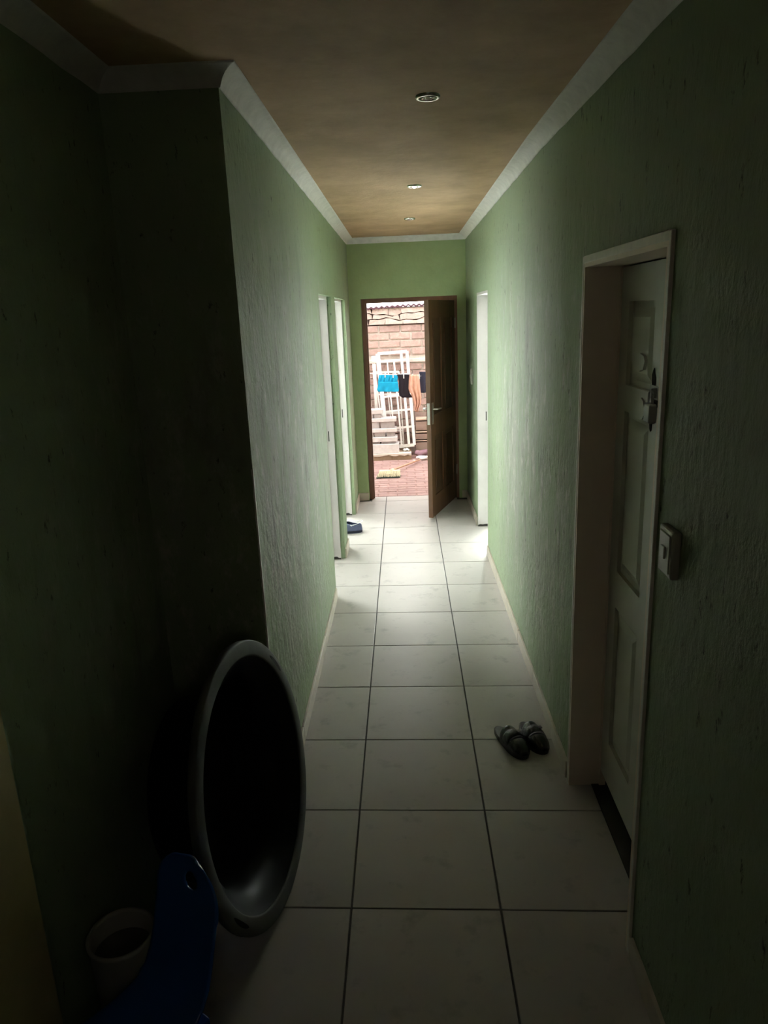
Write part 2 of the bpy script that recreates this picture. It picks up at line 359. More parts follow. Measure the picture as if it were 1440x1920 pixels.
# cornice, mitred round the corners: one trim piece per wall
poly = [(-0.632, YB), (-0.632, -0.66), (XN, -0.66), (XN, YC), (XL, YC), (XL, YE), (XR, YE), (XR, YB)]
prof = [(0.0, .052), (0.006, .054), (0.010, .046), (0.018, .030), (0.032, .017), (0.048, .010), (0.060, .006), (0.066, .004), (0.066, -.004)]
def miter(i, d):
    p = Vector(poly[i])
    def nrm(a, c):
        t = (Vector(c) - Vector(a)).normalized(); return Vector((t.y, -t.x))
    n1 = nrm(poly[i-1], poly[i]) if i > 0 else None
    n2 = nrm(poly[i], poly[i+1]) if i < len(poly)-1 else None
    if n1 is None: return p + n2*d
    if n2 is None: return p + n1*d
    s_ = n1 + n2; return p + s_ * (d / (1 + n1.dot(n2)))
corn_lab = {0: 'cornice above the left pier', 2: 'dim cornice along the far left wall top', 3: 'dim cornice above the black tub, short run',
            4: 'pale plaster cornice along the left wall top', 5: 'short pale cornice above the end door', 6: 'pale plaster cornice along the right wall top'}
tn = 1
for i in (0, 2, 3, 4, 5, 6):
    bm = bm_new(); L = (Vector(poly[i+1]) - Vector(poly[i])).length; nn = max(2, int(L / .12))
    def pt(t, k):
        d, dz = prof[k]; a, c = miter(i, d), miter(i+1, d); q = a.lerp(c, t)
        wob = 0.0025*math.sin(q.y*23 + k)*math.sin(q.y*7.3)
        return Vector((q.x, q.y, ceil_z(q.x, q.y) - dz + wob))
    Vv = [[bm.verts.new(pt(s_/nn, k)) for k in range(len(prof))] for s_ in range(nn+1)]
    for s_ in range(nn):
        for k in range(len(prof)-1): bm.faces.new((Vv[s_][k], Vv[s_+1][k], Vv[s_+1][k+1], Vv[s_][k+1]))
    struct('trim_%d' % tn, bm, M['cornice'], corn_lab[i], 'cornice', smooth=True); tn += 1

# ------------------------------------------------------------------ floor with single tiles
SK = -0.0304
def joint_y(k, x): return 0.5*k + SK*(x - .25)
def clip(poly_, a, c, d):           # keep a*x + c*y <= d
    out = []
    for i in range(len(poly_)):
        p, q = poly_[i], poly_[(i+1) % len(poly_)]; fp, fq = a*p[0]+c*p[1]-d, a*q[0]+c*q[1]-d
        if fp <= 0: out.append(p)
        if (fp < 0 < fq) or (fq < 0 < fp):
            t = fp/(fp-fq); out.append((p[0]+t*(q[0]-p[0]), p[1]+t*(q[1]-p[1])))
    return out
bm = bm_new(); bx(bm, -2.0, 2.2, YB, YE, -.12, -.004); bx(bm, DX0, DX1, YE, YX, -.12, -.004)
floor = struct('floor', bm, M['grout'], 'cream square-tiled corridor floor with dark joints', 'floor')
J = 0.0026; JX = 0.0034
full = None
for k in range(-6, 12):
    for c in range(-2, 2):
        xa, xb = 0.5*c + JX, 0.5*c + 0.5 - JX
        P4 = [(xa, joint_y(k, xa)+J), (xb, joint_y(k, xb)+J), (xb, joint_y(k+1, xb)-J), (xa, joint_y(k+1, xa)-J)]
        P = list(P4)
        lo = XN - .005 if k <= 0 else (XL - 0.42 if k in (5, 6, 7, 8, 9, 10) else XL - .002)
        P = clip(P, -1, 0, -lo)
        if k == 11: P = clip(P, 0, 1, YX); P = clip(P, -1, 0, -(DX0 + .03)); P = clip(P, 1, 0, DX1 - .03)
        if k == -6: P = clip(P, 0, -1, -YB)
        if len(P) < 3: continue
        if P == P4 and full is not None:
            t = link_copy(full, floor, (0.5*c, joint_y(k, 0.5*c), 0)); continue
        bm = bm_new(); ox, oy = 0.5*c, joint_y(k, 0.5*c)
        prism(bm, [(x-ox, y-oy) for x, y in P], -.006, 0.0)
        top = [e for e in bm.edges if all(abs(v.co.z) < 1e-6 for v in e.verts)]
        bmesh.ops.bevel(bm, geom=top, offset=.0016, segments=1, affect='EDGES')
        t = obj('tile', bm, M['tile'], floor); t.location = (ox, oy, 0)
        if P == P4: full = t

# ------------------------------------------------------------------ baseboards of single skirting tiles
def skirting(name, runs, label, h=.082, t=.012):
    root = tag(empty(name), label, 'skirting', kind='structure')
    for (axis, wallc, sgn, a, b_) in runs:
        x = a
        first = True
        while x < b_ - .01:
            e = min(b_, (math.floor(x/0.5 + 1e-6) + 1) * 0.5 if axis == 'y' else b_)
            if e - x < .03 and e < b_: e = min(b_, e + .5)
            bm = bm_new(); hh = h + random.uniform(-.002, .002); tt = t + random.uniform(-.0008, .0008); lo, hi = sorted((wallc, wallc + sgn*tt))
            if axis == 'y': bx(bm, lo, hi, x + .0012, e - .0012, 0.0008, hh)
            else: bx(bm, x + .0012, e - .0012, lo, hi, 0.0008, hh)
            bev(bm, .0018); obj('skirting_tile', bm, M['skirt'], root); x = e
    return root
skirting('baseboard_left', [('y', XL, 1, YC, A0 - .03), ('y', XL, 1, A1 + .004, B0), ('y', XL, 1, B1 + .04, YE - .013)], 'cream skirting tiles at the foot of the left wall')
skirting('baseboard_right', [('y', XR, -1, YB, NR0 - .03), ('y', XR, -1, NR1 + .03, FR0 - .02), ('y', XR, -1, FR1 + .02, YE - .013)], 'cream skirting tiles at the foot of the right wall')
skirting('baseboard_end', [('x', YE, -1, XL, DX0 - .002), ('x', YE, -1, DX1 + .03, XR)], 'two short cream skirting tiles beside the end doorway')
skirting('baseboard_return', [('x', YC, -1, XN, XL)], 'skirting tile behind the black tub')

# ------------------------------------------------------------------ end door: wooden frame, open brown leaf
d1 = tag(empty('door_1', (0.30, YE, 0)), 'open brown wooden door in the end wall, ajar onto the brick yard', 'door', kind='structure')
def par(o, root): o.parent = root; o.matrix_parent_inverse = Matrix.Translation(root.location).inverted(); return o
bm = bm_new()
bx(bm, DX0 + .004, DX0 + .042, YE + .04, YX - .02, 0, 2.08); bx(bm, DX1 - .045, DX1, YE + .004, YX - .02, 0, 2.08); bx(bm, DX0 + .042, DX1 - .045, YE + .02, YX - .02, 2.037, 2.08)
bx(bm, DX0 + .042, DX0 + .055, YE + .08, YX - .02, 0, 2.037); bx(bm, DX1 - .06, DX1 - .045, YE + .06, YX - .02, 0, 2.037)
par(obj('door_frame', bm, M['frame']), d1)
bm = bm_new(); bx(bm, DX0 - .022, DX0, YE - .003, YE + .02, 0.083, 2.10); bx(bm, DX0 - .022, DX1 + .022, YE - .003, YE + .02, 2.08, 2.10); 
par(obj('plaster_reveal', bm, M['endwall']), d1)
# leaf, built along local +x from the hinge, inner face towards local -y
HX, HY = DX1 - .048, YE + .002
LW, LH, LT = 0.865, 2.02, .042
ang = math.atan2(4.712 - HY, 0.437 - HX)
ML = Matrix.Translation((HX, HY, 0.014)) @ Matrix.Rotation(ang, 4, 'Z')
def leafbox(bm, x0, x1, y0, y1, z0, z1): bx(bm, x0, x1, y0, y1, z0, z1, ML)
# local +y (left of travel) is the face towards the right wall, which the camera sees
def addleaf():
    bm = bm_new(); st = .105
    rails = [(0, .20), (.78, .98), (1.86, LH)]
    leafbox(bm, 0, st, -LT/2, LT/2, 0, LH); leafbox(bm, LW-st, LW, -LT/2, LT/2, 0, LH)
    for a, b_ in rails: leafbox(bm, st, LW-st, -LT/2, LT/2, a, b_)
    leafbox(bm, LW/2-.045, LW/2+.045, -LT/2+.001, LT/2-.001, .20, 1.86)
    leaf = obj('door_leaf', bm, M['wood']); par(leaf, d1)
    for (xa, xb) in ((st, LW/2-.045), (LW/2+.045, LW-st)):
        for (za, zb) in ((.20, .78), (.98, 1.86)):
            bm = bm_new(); leafbox(bm, xa-.004, xb+.004, -.009, .009, za-.004, zb+.004)
            leafbox(bm, xa+.045, xb-.045, -.016, .016, za+.045, zb-.045); 
            p = obj('panel', bm, M['wooddark'], leaf)
    def sub(name, bm, m, **k):
        return obj(name, bm, m, leaf, **k)
    bm = bm_new(); leafbox(bm, LW-.001, LW+.003, -.012, .012, .90, 1.10); sub('lock_faceplate', bm, M['steel'])
    for s_ in (1, -1):
        bm = bm_new(); leafbox(bm, LW-.075, LW-.035, s_*LT/2, s_*(LT/2+.006), .90, 1.10); sub('lock_plate', bm, M['steel'])
        bm = bm_new(); tube(bm, [ML @ Vector((LW-.055, s_*(LT/2+.004), 1.04)), ML @ Vector((LW-.055, s_*(LT/2+.045), 1.04)), ML @ Vector((LW-.075, s_*(LT/2+.05), 1.04)), ML @ Vector((LW-.165, s_*(LT/2+.05), 1.035))], .009)
        sub('door_handle', bm, M['steel'], smooth=True)
    for z in (.25, 1.75):
        bm = bm_new(); tube(bm, [ML @ Vector((-.004, LT/2, z)), ML @ Vector((-.004, LT/2, z+.1))], .008); sub('hinge', bm, M['steel'])
addleaf()

# ------------------------------------------------------------------ near right door
d2 = tag(empty('door_2', (XR, .24, 0)), 'closed cream panelled door with broken lock in the right wall', 'door', kind='structure')
d2i = Matrix.Translation(d2.location).inverted()
def dp(o): o.parent = d2; o.matrix_parent_inverse = d2i; return o
bm = bm_new(); xa, xb = XR - .007, XR + .14
bx(bm, xa, xb, NR1 - .016, NR1 + .001, 0, HD); bx(bm, xa, xb, NR0 - .001, NR0 + .016, 0, HD); bx(bm, xa, xb, NR0 + .016, NR1 - .016, HD - .016, HD + .001)
bx(bm, XR + .1145, xb, NR1 - .03, NR1 - .016, 0, HD - .016)
dp(obj('door_frame', bm, M['jamb']))
bm = bm_new(); bx(bm, XR - .009, XR + .004, NR0 - .016, NR0 + .002, 0.0, HD + .02); bx(bm, XR - .009, XR + .004, NR1 - .002, NR1 + .014, 0, HD + .02); bx(bm, XR - .009, XR + .004, NR0, NR1, HD - .002, HD + .022)
bev(bm, .002)
dp(obj('architrave', bm, M['bright']))
lx0, lx1 = 0.992, 1.030; ly0, ly1, lz0, lz1 = NR0 + .02, NR1 - .02, .080, HD - .022
bm = bm_new()
cols = [(ly0 + .10, .235 - .045), (.235 + .045, ly1 - .10)]; rows = [(.26, .84), (.98, 1.57), (1.66, 1.935)]
ys = [ly0, cols[0][0], cols[0][1], cols[1][0], cols[1][1], ly1]; zs = [lz0, rows[0][0], rows[0][1], rows[1][0], rows[1][1], rows[2][0], rows[2][1], lz1]
for i in range(5):
    for j in range(7):
        hole = i in (1, 3) and j in (1, 3, 5)
        bx(bm, lx0 + (.014 if hole else 0), lx1, ys[i], ys[i+1], zs[j], zs[j+1])
bmesh.ops.remove_doubles(bm, verts=bm.verts, dist=1e-5)
leaf2 = dp(obj('door_leaf', bm, M['doorwhite']))
bm = bm_new(); bx(bm, .958, XR + .15, NR0 + .018, NR1 - .018, .0008, .007); bev(bm, .002); o = dp(obj('gap_shade', bm, M['dirt_shade'])); o['label'] = 'dark strip standing for the shade under the door'  # dark strip: shade below the leaf put into its colour
def ls(o): o.parent = leaf2; return o
for (ya, yb) in cols:
    for (za, zb) in rows:
        bm = bm_new()
        o1 = [(ya+.022, za+.022), (yb-.022, za+.022), (yb-.022, zb-.022), (ya+.022, zb-.022)]; i1 = [(ya+.05, za+.05), (yb-.05, za+.05), (yb-.05, zb-.05), (ya+.05, zb-.05)]
        A = [bm.verts.new((lx0 + .0135, *p)) for p in o1]; B = [bm.verts.new((lx0 + .003, *p)) for p in i1]
        bm.faces.new(B)
        for q in range(4): bm.faces.new((A[q], A[(q+1) % 4], B[(q+1) % 4], B[q]))
        ls(obj('panel', bm, M['doorwhite']))
# broken lock: splintered dark holes, filler patches and a padlock hasp
def blob(cy, cz, ry, rz, seed, dx0, dx1):
    rr = random.Random(seed); bm = bm_new()
    prism(bm, [(cy + ry*math.cos(t)*rr.uniform(.75, 1.15), cz + rz*math.sin(t)*rr.uniform(.75, 1.15)) for t in [2*PI*k/11 for k in range(11)]], dx0, dx1, 'x'); return bm
for (cy, cz, ry, rz, sd) in ((.255, 1.70, .018, .035, 1), (.262, 1.585, .014, .045, 2), (.225, 1.64, .03, .02, 3)):
    o = ls(obj('broken_hole', blob(cy, cz, ry, rz, sd, lx0 - .0022, lx0 + .004), M['dirt_shade'])); o['label'] = 'dark splintered hole in the door'
for (cy, cz, ry, rz, sd) in ((.372, 1.745, .035, .028, 5), (.36, 1.60, .05, .035, 6)):
    o = ls(obj('filler_patch', blob(cy, cz, ry, rz, sd, lx0 - .006, lx0 + .006), M['doorwhite'])); o['label'] = 'rough patch of filler on the door'
bm = bm_new(); bx(bm, lx0 - .004, lx0, .16, .28, 1.645, 1.685); bx(bm, lx0 - .02, lx0 - .004, .215, .225, 1.65, 1.68); ls(obj('hasp', bm, M['grey_plastic']))
bm = bm_new(); bx(bm, lx0 - .030, lx0 - .006, .195, .25, 1.575, 1.635); bev(bm, .006, 2); tube(bm, [(lx0 - .018, .205, 1.63), (lx0 - .018, .207, 1.665), (lx0 - .018, .222, 1.675), (lx0 - .018, .238, 1.665), (lx0 - .018, .24, 1.63)], .004)
ls(obj('padlock', bm, M['grey_plastic']))

# ------------------------------------------------------------------ open doorway frames
def doorway(name, xw, sgn, y0, y1, label, strip=0.0, depth=.13, far=True):
    root = tag(empty(name, (xw, (y0+y1)/2, 0)), label, 'door frame', kind='structure'); inv = Matrix.Translation(root.location).inverted()
    xs = sorted((xw - sgn*strip, xw - sgn*depth))
    bm = bm_new(); bx(bm, *xs, y1 - .02, y1 + .001, 0, HD); bx(bm, *xs, y0 - .001, y0 + .02, 0, HD); bx(bm, *xs, y0 + .02, y1 - .02, HD - .02, HD + .001)
    m1 = sorted((xw - sgn*(depth - .035), xw - sgn*depth))
    o = obj('door_frame', bm, M['white'], root); o.matrix_parent_inverse = inv
    bm = bm_new(); bx(bm, *m1, y1 - .035, y1 - .02, 0, HD - .02); bx(bm, *m1, y0 + .02, y0 + .035, 0, HD - .02); bx(bm, *m1, y0 + .02, y1 - .02, HD - .035, HD - .02)
    o = obj('door_stop', bm, M['white'], root); o.matrix_parent_inverse = inv
    # small dark gash of the strike plate
    bm = bm_new(); bx(bm, *sorted((xw - sgn*(depth*.55), xw - sgn*(depth*.55+.008))), y1 - .0215, y1 - .019, .98, 1.06); o = obj('strike_slot', bm, M['dirt_shade'], root); o.matrix_parent_inverse = inv
    bm = bm_new(); rr = random.Random(3)
    pts = [(xs[0], .001)] + [(xs[0] + (xs[1]-xs[0])*t/6, .012 + rr.uniform(0, .02)) for t in range(7)] + [(xs[1], .001)]
    prism(bm, pts, y1 - .0212, y1 - .0195, 'y'); o = obj('rotten_foot', bm, M['dirt_shade'], root); o.matrix_parent_inverse = inv
doorway('door_3', XR, -1, FR0, FR1, 'white frame of the far right doorway, nearest the end door')
doorway('door_4', XL, 1, A0, A1, 'white frame of the nearer of the two left doorways', strip=.034)
doorway('door_5', XL, 1, B0, B1, 'white frame of the farther left doorway by the blue slippers', strip=.034)

# ------------------------------------------------------------------ switches
def switch(name, y0, y1, z0, z1, x, label, tilt=0.0, th=.022):
    root = tag(empty(name, (x, (y0+y1)/2, (z0+z1)/2)), label, 'light switch'); h, w2 = (z1-z0)/2, (y1-y0)/2
    bm = bm_new(); bx(bm, -th, 0, -w2, w2, -h, h); bev(bm, .006, 3); obj('switch_box', bm, M['switch'], root)
    bm = bm_new(); bx(bm, -th-.003, -th+.002, -w2*.75, w2*.75, -h*.8, h*.8); bev(bm, .002); pl = obj('faceplate', bm, M['switch'], root)
    bm = bm_new(); bx(bm, -th-.008, -th-.002, -w2*.28, w2*.28, -.016, .016); bev(bm, .003, 2); o = obj('rocker', bm, M['switch'], pl)
    return root
switch('light_switch', -.355, -.265, 1.285, 1.405, XR, 'white light switch on the right wall beside the cream panelled door')
switch('light_switch', 4.86, 4.94, 1.26, 1.41, XR, 'thin white light switch past the far right doorway', th=.02)

# ------------------------------------------------------------------ downlights
def downlight(x, y, label, lit=False):
    z = ceil_z(x, y)
    root = tag(empty('downlight', (x, y, z)), label, 'ceiling light', group='recessed downlights down the ceiling')
    bm = bm_new(); lathe(bm, [(.029, -.001), (.0295, -.005), (.032, -.0085), (.036, -.0105), (.040, -.0095), (.0435, -.006), (.045, -.0005)], 32); obj('ring', bm, M['chrome'], root, smooth=True)
    bm = bm_new(); lathe(bm, [(0, -.0015), (.030, -.0015)], 24); obj('lamp_well', bm, M['lampdark'], root)
    bm = bm_new(); lathe(bm, [(.008, -.0025), (.016, -.006), (.022, -.008), (.0225, -.0095), (.016, -.0075)], 24); obj('reflector', bm, M['lampin'], root, smooth=True)
    bm = bm_new(); r = .013 if lit else .009
    lathe(bm, [(r, -.003), (r*.9, -.009), (r*.5, -.013), (0, -.0145)], 16); obj('bulb', bm, M['bulb_on'] if lit else M['bulb'], root, smooth=True)
downlight(.346, .80, 'nearest ceiling downlight, unlit, with a pale ring')
downlight(.330, 2.67, 'glowing downlight, middle of the three in the ceiling', True)
downlight(.317, 4.20, 'farthest ceiling downlight, small and unlit, nearest the end door')

# ------------------------------------------------------------------ big black tub leaning on its side
TA, TB = -0.1290, 0.1600
Nn = Vector((math.cos(TB)*math.cos(TA), math.cos(TB)*math.sin(TA), math.sin(TB)))
e1 = Vector((0, 0, 1)).cross(Nn).normalized(); e2 = Nn.cross(e1)
TM = Matrix(((e1.x, e2.x, Nn.x, -.290), (e1.y, e2.y, Nn.y, .083), (e1.z, e2.z, Nn.z, .4575), (0, 0, 0, 1))) @ Matrix.Scale(.988, 4)
tub = tag(empty('tub', (-.26, .10, 0)), 'huge round black plastic tub standing on its edge against the left wall', 'tub'); tinv = Matrix.Translation(tub.location).inverted()
def tp(o): o.parent = tub; o.matrix_parent_inverse = tinv; return o
bm = bm_new(); lathe(bm, [(.409, 0), (.402, -.006), (.380, -.022), (.348, -.046), (.332, -.075), (.318, -.12), (.298, -.20), (.285, -.236), (.26, -.246), (.0, -.246), (.0, -.252), (.263, -.252), (.293, -.242), (.306, -.20), (.326, -.12), (.340, -.075), (.356, -.050), (.388, -.027), (.410, -.012), (.418, -.004)], 96, TM)
tp(obj('basin', bm, M['black_plastic'], smooth=True))
bm = bm_new(); lathe(bm, [(.405, -.002), (.407, .003), (.412, .0055), (.455, .0055), (.460, .003), (.462, -.004), (.461, -.018), (.456, -.018), (.455, -.004), (.412, -.003)], 96, TM, close=True)
o = tp(obj('rim', bm, M['rim'], smooth=True)); o['label'] = 'dusty rim, grazing light put into its grey'
for a0 in (math.radians(34), math.radians(214)):      # grip slots in the rim
    bm = bm_new(); n_ = 10; A = []; 
    for k in range(n_+1):
        a = a0 - .13 + .26*k/n_; ww = .008*math.sqrt(max(0.02, 1 - (2*k/n_-1)**2))
        A.append((TM @ Vector(((.436-ww)*math.cos(a), (.436-ww)*math.sin(a), .0063)), TM @ Vector(((.436+ww)*math.cos(a), (.436+ww)*math.sin(a), .0063)), TM @ Vector((.436*math.cos(a), .436*math.sin(a), .001))))
    Vs = [[bm.verts.new(p) for p in q] for q in A]
    for k in range(n_):
        for (i, j) in ((0, 1), (1, 2), (2, 0)): bm.faces.new((Vs[k][i], Vs[k+1][i], Vs[k+1][j], Vs[k][j]))
    bm.faces.new(Vs[0]); bm.faces.new(Vs[-1][::-1])
    tp(obj('grip_slot', bm, M['black_plastic']))

# ------------------------------------------------------------------ blue plastic child's chair (front faces lower left of the view)
CHX, CHY, CHA = -.395, -.576, math.atan2(-.8, -.6)
ch = tag(empty('chair', (CHX, CHY, 0), CHA), 'small blue plastic chair with a hand hole, in front of the black tub', 'chair')
# profile: local x forward, z up ; from back top to front lip
prof_c = [(-.096, .640), (-.095, .628), (-.090, .605), (-.078, .555), (-.062, .49), (-.044, .42), (-.028, .37), (-.006, .328), (.022, .306), (.060, .298), (.10, .295), (.15, .298), (.185, .303), (.202, .300), (.211, .287), (.213, .268)]
def cinterp(s_):
    t = s_*(len(prof_c)-1); i = min(int(t), len(prof_c)-2); q = t - i
    return [prof_c[i][j]*(1-q) + prof_c[i+1][j]*q for j in (0, 1)]
bm = bm_new(); NU, NV = 60, 28
def halfw(z, x, s_):
    if s_ < .5:
        if z > .53: 
            q = (z - .53)/.111; return .117*math.sqrt(max(0.0, 1 - min(1, q)**2.4)) + .004
        return .117
    return .119
def cf(a, c):
    x, z = cinterp(a); v = 2*c - 1; hw = halfw(z, x, a)
    if z > .31: x -= .012*(1 - v*v)*min(1, (z-.31)/.08)
    if a > .5: z += .012*abs(v)**3 - .018*(abs(v)**10)
    return Vector((x, v*hw, z))
V = grid(bm, cf, NU, NV)
bmesh.ops.remove_doubles(bm, verts=bm.verts, dist=1e-5)
cen = (0.0, .578); ra, rb = .026, .022
kill = [f for f in bm.faces if (f.calc_center_median().z > .50) and ((f.calc_center_median().y/ra)**2 + ((f.calc_center_median().z-cen[1])/rb)**2 < 1)]
bmesh.ops.delete(bm, geom=kill, context='FACES')
for v in bm.verts:
    if v.is_boundary and v.co.z > .50 and abs(v.co.y) < .05 and abs(v.co.z - cen[1]) < .034:
        t = math.atan2((v.co.z-cen[1])/rb, v.co.y/ra); v.co.y = ra*math.cos(t); v.co.z = cen[1] + rb*math.sin(t)
obj('seat_shell', bm, M['blue'], ch, smooth=True, solid=.006)
for (x, y) in ((.180, .094), (.180, -.094), (-.005, .094), (-.005, -.094)):
    bm = bm_new(); sx_ = 1 if x > .1 else -1; sy_ = 1 if y > 0 else -1
    top = .288
    for (h, g_, k_) in ((0, .030, 0.013),):
        A = [bm.verts.new((x + .016*sx_ + dx*.012, y + .008*sy_ + dy*.012, 0)) for dx, dy in ((-1, -1), (1, -1), (1, 1), (-1, 1))]
        B = [bm.verts.new((x + dx*.020, y + dy*.020, top)) for dx, dy in ((-1, -1), (1, -1), (1, 1), (-1, 1))]
        bm.faces.new(A[::-1]); bm.faces.new(B)
        for q in range(4): bm.faces.new((A[q], A[(q+1) % 4], B[(q+1) % 4], B[q]))
    bev(bm, .004, 2); obj('leg', bm, M['blue'], ch)
for y in (-.116, .112): bm = bm_new(); bx(bm, .03, .195, y, y+.004, .262, .292); obj('apron', bm, M['blue'], ch)

# ------------------------------------------------------------------ grey bucket between chair and wall
bk = tag(empty('bucket', (-.570, -.440, 0)), 'dim grey plastic bucket squeezed between the blue chair and the left wall', 'bucket')
bm = bm_new(); lathe(bm, [(0, .004), (.064, .004), (.068, .0), (.072, .004), (.083, .345), (.088, .350), (.088, .360), (.081, .362), (.078, .352), (.068, .012), (0, .010)], 40); obj('pail', bm, M['grey_plastic'], bk, smooth=True)
bm = bm_new(); lathe(bm, [(0, .30), (.0755, .302)], 40); o = obj('contents', bm, M['grey_inner'], bk); o['label'] = 'dark round surface inside the bucket'
bm = bm_new(); tube(bm, [(-.050, .070, .345), (-.042, .078, .30), (-.02, .086, .262), (.01, .088, .25), (.04, .080, .262), (.065, .064, .30), (.070, .050, .345)], .003); obj('bail', bm, M['steel'], bk)

# ------------------------------------------------------------------ slippers
def foot_outline(L, W, n_=32):
    pts = []
    for k in range(n_):
        t = 2*PI*k/n_; s_ = (1 - math.cos(t))/2; side = 1 if math.sin(t) >= 0 else -1
        hw = W/2*(.80 + .24*max(0, min(1, (s_-.15)/.55)))*max(0.0, 1 - abs(2*s_-1)**3.2)**.5
        pts.append((L*s_, side*hw + .05*W*math.sin(PI*s_)))
    return pts
def slipper(name, loc, rz, label, cat, grp, L, W, m_sole, m_up, m_in, closed, s0, s1, hmax, stripes=False, mirror=1):
    root = tag(empty(name, loc, rz), label, cat, grp)
    out = foot_outline(L, W)
    if mirror < 0: out = [(x, -y) for x, y in out][::-1]
    bm = bm_new(); prism(bm, out, 0.0, .024); top = [e for e in bm.edges if all(v.co.z > .02 for v in e.verts)]; bmesh.ops.bevel(bm, geom=top, offset=.004, segments=2, affect='EDGES'); obj('sole', bm, m_sole, root)
    bm = bm_new(); prism(bm, [(L*.5 + (x-L*.5)*.92, y*.88) for x, y in out], .022, .0265); obj('insole', bm, m_in, root)
    # raised foxing round the heel
    def hw(s_):
        ys_ = [p for p in out if True]; best = sorted(out, key=lambda p: abs(p[0]-L*s_))[:4]; a = max(p[1] for p in best); b_ = min(p[1] for p in best); return a, b_
    bm = bm_new(); Ns, Nt = 16, 14
    def up(a, c):
        s_ = s0 + (s1-s0)*a; t = PI*c; yl, yr = None, None
        # interpolate outline half widths
        n_ = len(out); xs_ = L*s_
        P_ = [p for p in out if p[1] >= 0]; N_ = [p for p in out if p[1] < 0]
        def itp(Q):
            Q = sorted(Q)
            for i in range(len(Q)-1):
                if Q[i][0] <= xs_ <= Q[i+1][0]:
                    q = (xs_-Q[i][0])/max(1e-6, Q[i+1][0]-Q[i][0]); return Q[i][1]*(1-q)+Q[i+1][1]*q
            return Q[-1][1] if xs_ > Q[-1][0] else Q[0][1]
        yl, yr = itp(P_), itp(N_); cy = (yl+yr)/2; w2 = max(.004, (yl-yr)/2)
        h = hmax*(1 - .42*a**1.8) if closed else hmax*(1 - .22*a)
        if closed and a > .75: h *= math.sqrt(max(.12, 1 - ((a-.75)/.25)**2.4))
        wr = .0025*math.sin(a*19 + c*3)*math.sin(PI*c) if closed else 0
        return Vector((xs_ - .012*math.sin(t)*(1-a), cy + w2*1.03*math.cos(t), .012 + h*math.sin(t)**.75 + wr))
    grid(bm, up, Ns, Nt); u = obj('strap' if not closed else 'upper', bm, m_up, root, smooth=True, solid=.005)
    if closed:
        bm = bm_new(); grid(bm, lambda a, c: up(.18 + .30*a, .06 + .88*c) + Vector((0, 0, .0055)), 5, Nt); o = obj('strap', bm, m_up, root, smooth=True, solid=.004)
        bm = bm_new(); grid(bm, lambda a, c: up(.50 + .045*a, .12 + .66*c) + Vector((0, 0, .0055)), 2, Nt); obj('strap_edge', bm, M['insole'], root, smooth=True, solid=.003)
        p = up(.32, .30) + Vector((0, 0, .009)); bm = bm_new(); bx(bm, p.x-.009, p.x+.009, p.y-.012, p.y+.012, p.z-.004, p.z+.003); bev(bm, .002); obj('buckle', bm, M['insole'], root)
    if stripes:
        for (ca, cb) in ((.30, .36), (.64, .70)):
            bm = bm_new(); grid(bm, lambda a, c: up(a, ca + (cb-ca)*c) + Vector((0, 0, .003)), 6, 2); obj('stripe', bm, M['stripe'], root, solid=.002)
    return root
def heel_toe(h, t): return math.atan2(t[1]-h[1], t[0]-h[0])
h1, t1 = (.618, 1.065), (.712, .835); h2, t2 = (.745, 1.10), (.805, .870)
slipper('slipper', (*h1, 0.0), heel_toe(h1, t1), 'black strapped slipper on the tiles, the one farther from the wall', 'slipper', 'pair of black slippers', .26, .092, M['shoe'], M['shoe'], M['insole'], True, .40, .985, .060)
slipper('slipper', (*h2, 0.0), heel_toe(h2, t2), 'black strapped slipper beside the right wall, next to its mate', 'slipper', 'pair of black slippers', .25, .090, M['shoe'], M['shoe'], M['insole'], True, .40, .985, .060, mirror=-1)
# navy clog, heel towards the corridor
cg = tag(empty('clog', (-.195, 4.395, 0), math.radians(176)), 'navy rubber clog with a white heel strap poking out of the left doorway', 'shoe')
out = foot_outline(.30, .125, 40)
bm = bm_new(); prism(bm, out, 0.0, .030); bev(bm, .003); obj('sole', bm, M['navyin'], cg)
bm = bm_new(); prism(bm, [(.15 + (x-.15)*.9, y*.86) for x, y in out], .028, .033); obj('insole', bm, M['navyin'], cg)
def clog_up(a, c):
    x, y = out[int(round(a*40)) % 40]; s_ = x/.30; k = .16 + .84*max(0, min(1, (s_-.40)/.16)); k = min(1.0, k)
    cy_ = .05*.125*math.sin(PI*s_); H = .052 + .030*math.exp(-((s_-.52)/.20)**2) - .02*s_
    return Vector((.15 + (x-.15)*(.985 - .06*c), cy_ + (y-cy_)*1.0*(1 - k*c**2.2), .022 + H*math.sin(min(1, c)*PI/2)))
bm = bm_new(); grid(bm, clog_up, 40, 10); bmesh.ops.remove_doubles(bm, verts=bm.verts, dist=1e-4); obj('upper', bm, M['navy'], cg, smooth=True, solid=.005)
bm = bm_new(); tube(bm, [(.10, .052, .072), (.05, .052, .088), (.01, .040, .100), (-.006, .0, .104), (.01, -.038, .100), (.05, -.048, .088), (.10, -.050, .072)], .0032, 8); obj('heel_strap', bm, M['stripe'], cg, smooth=True)
for y in (-.049, .053):
    bm = bm_new(); lathe(bm, [(0, -.004), (.010, -.004), (.011, 0), (.010, .004), (0, .004)], 14, Matrix.Translation((.10, y, .072)) @ Matrix.Rotation(PI/2, 4, 'X')); obj('rivet', bm, M['stripe'], cg)

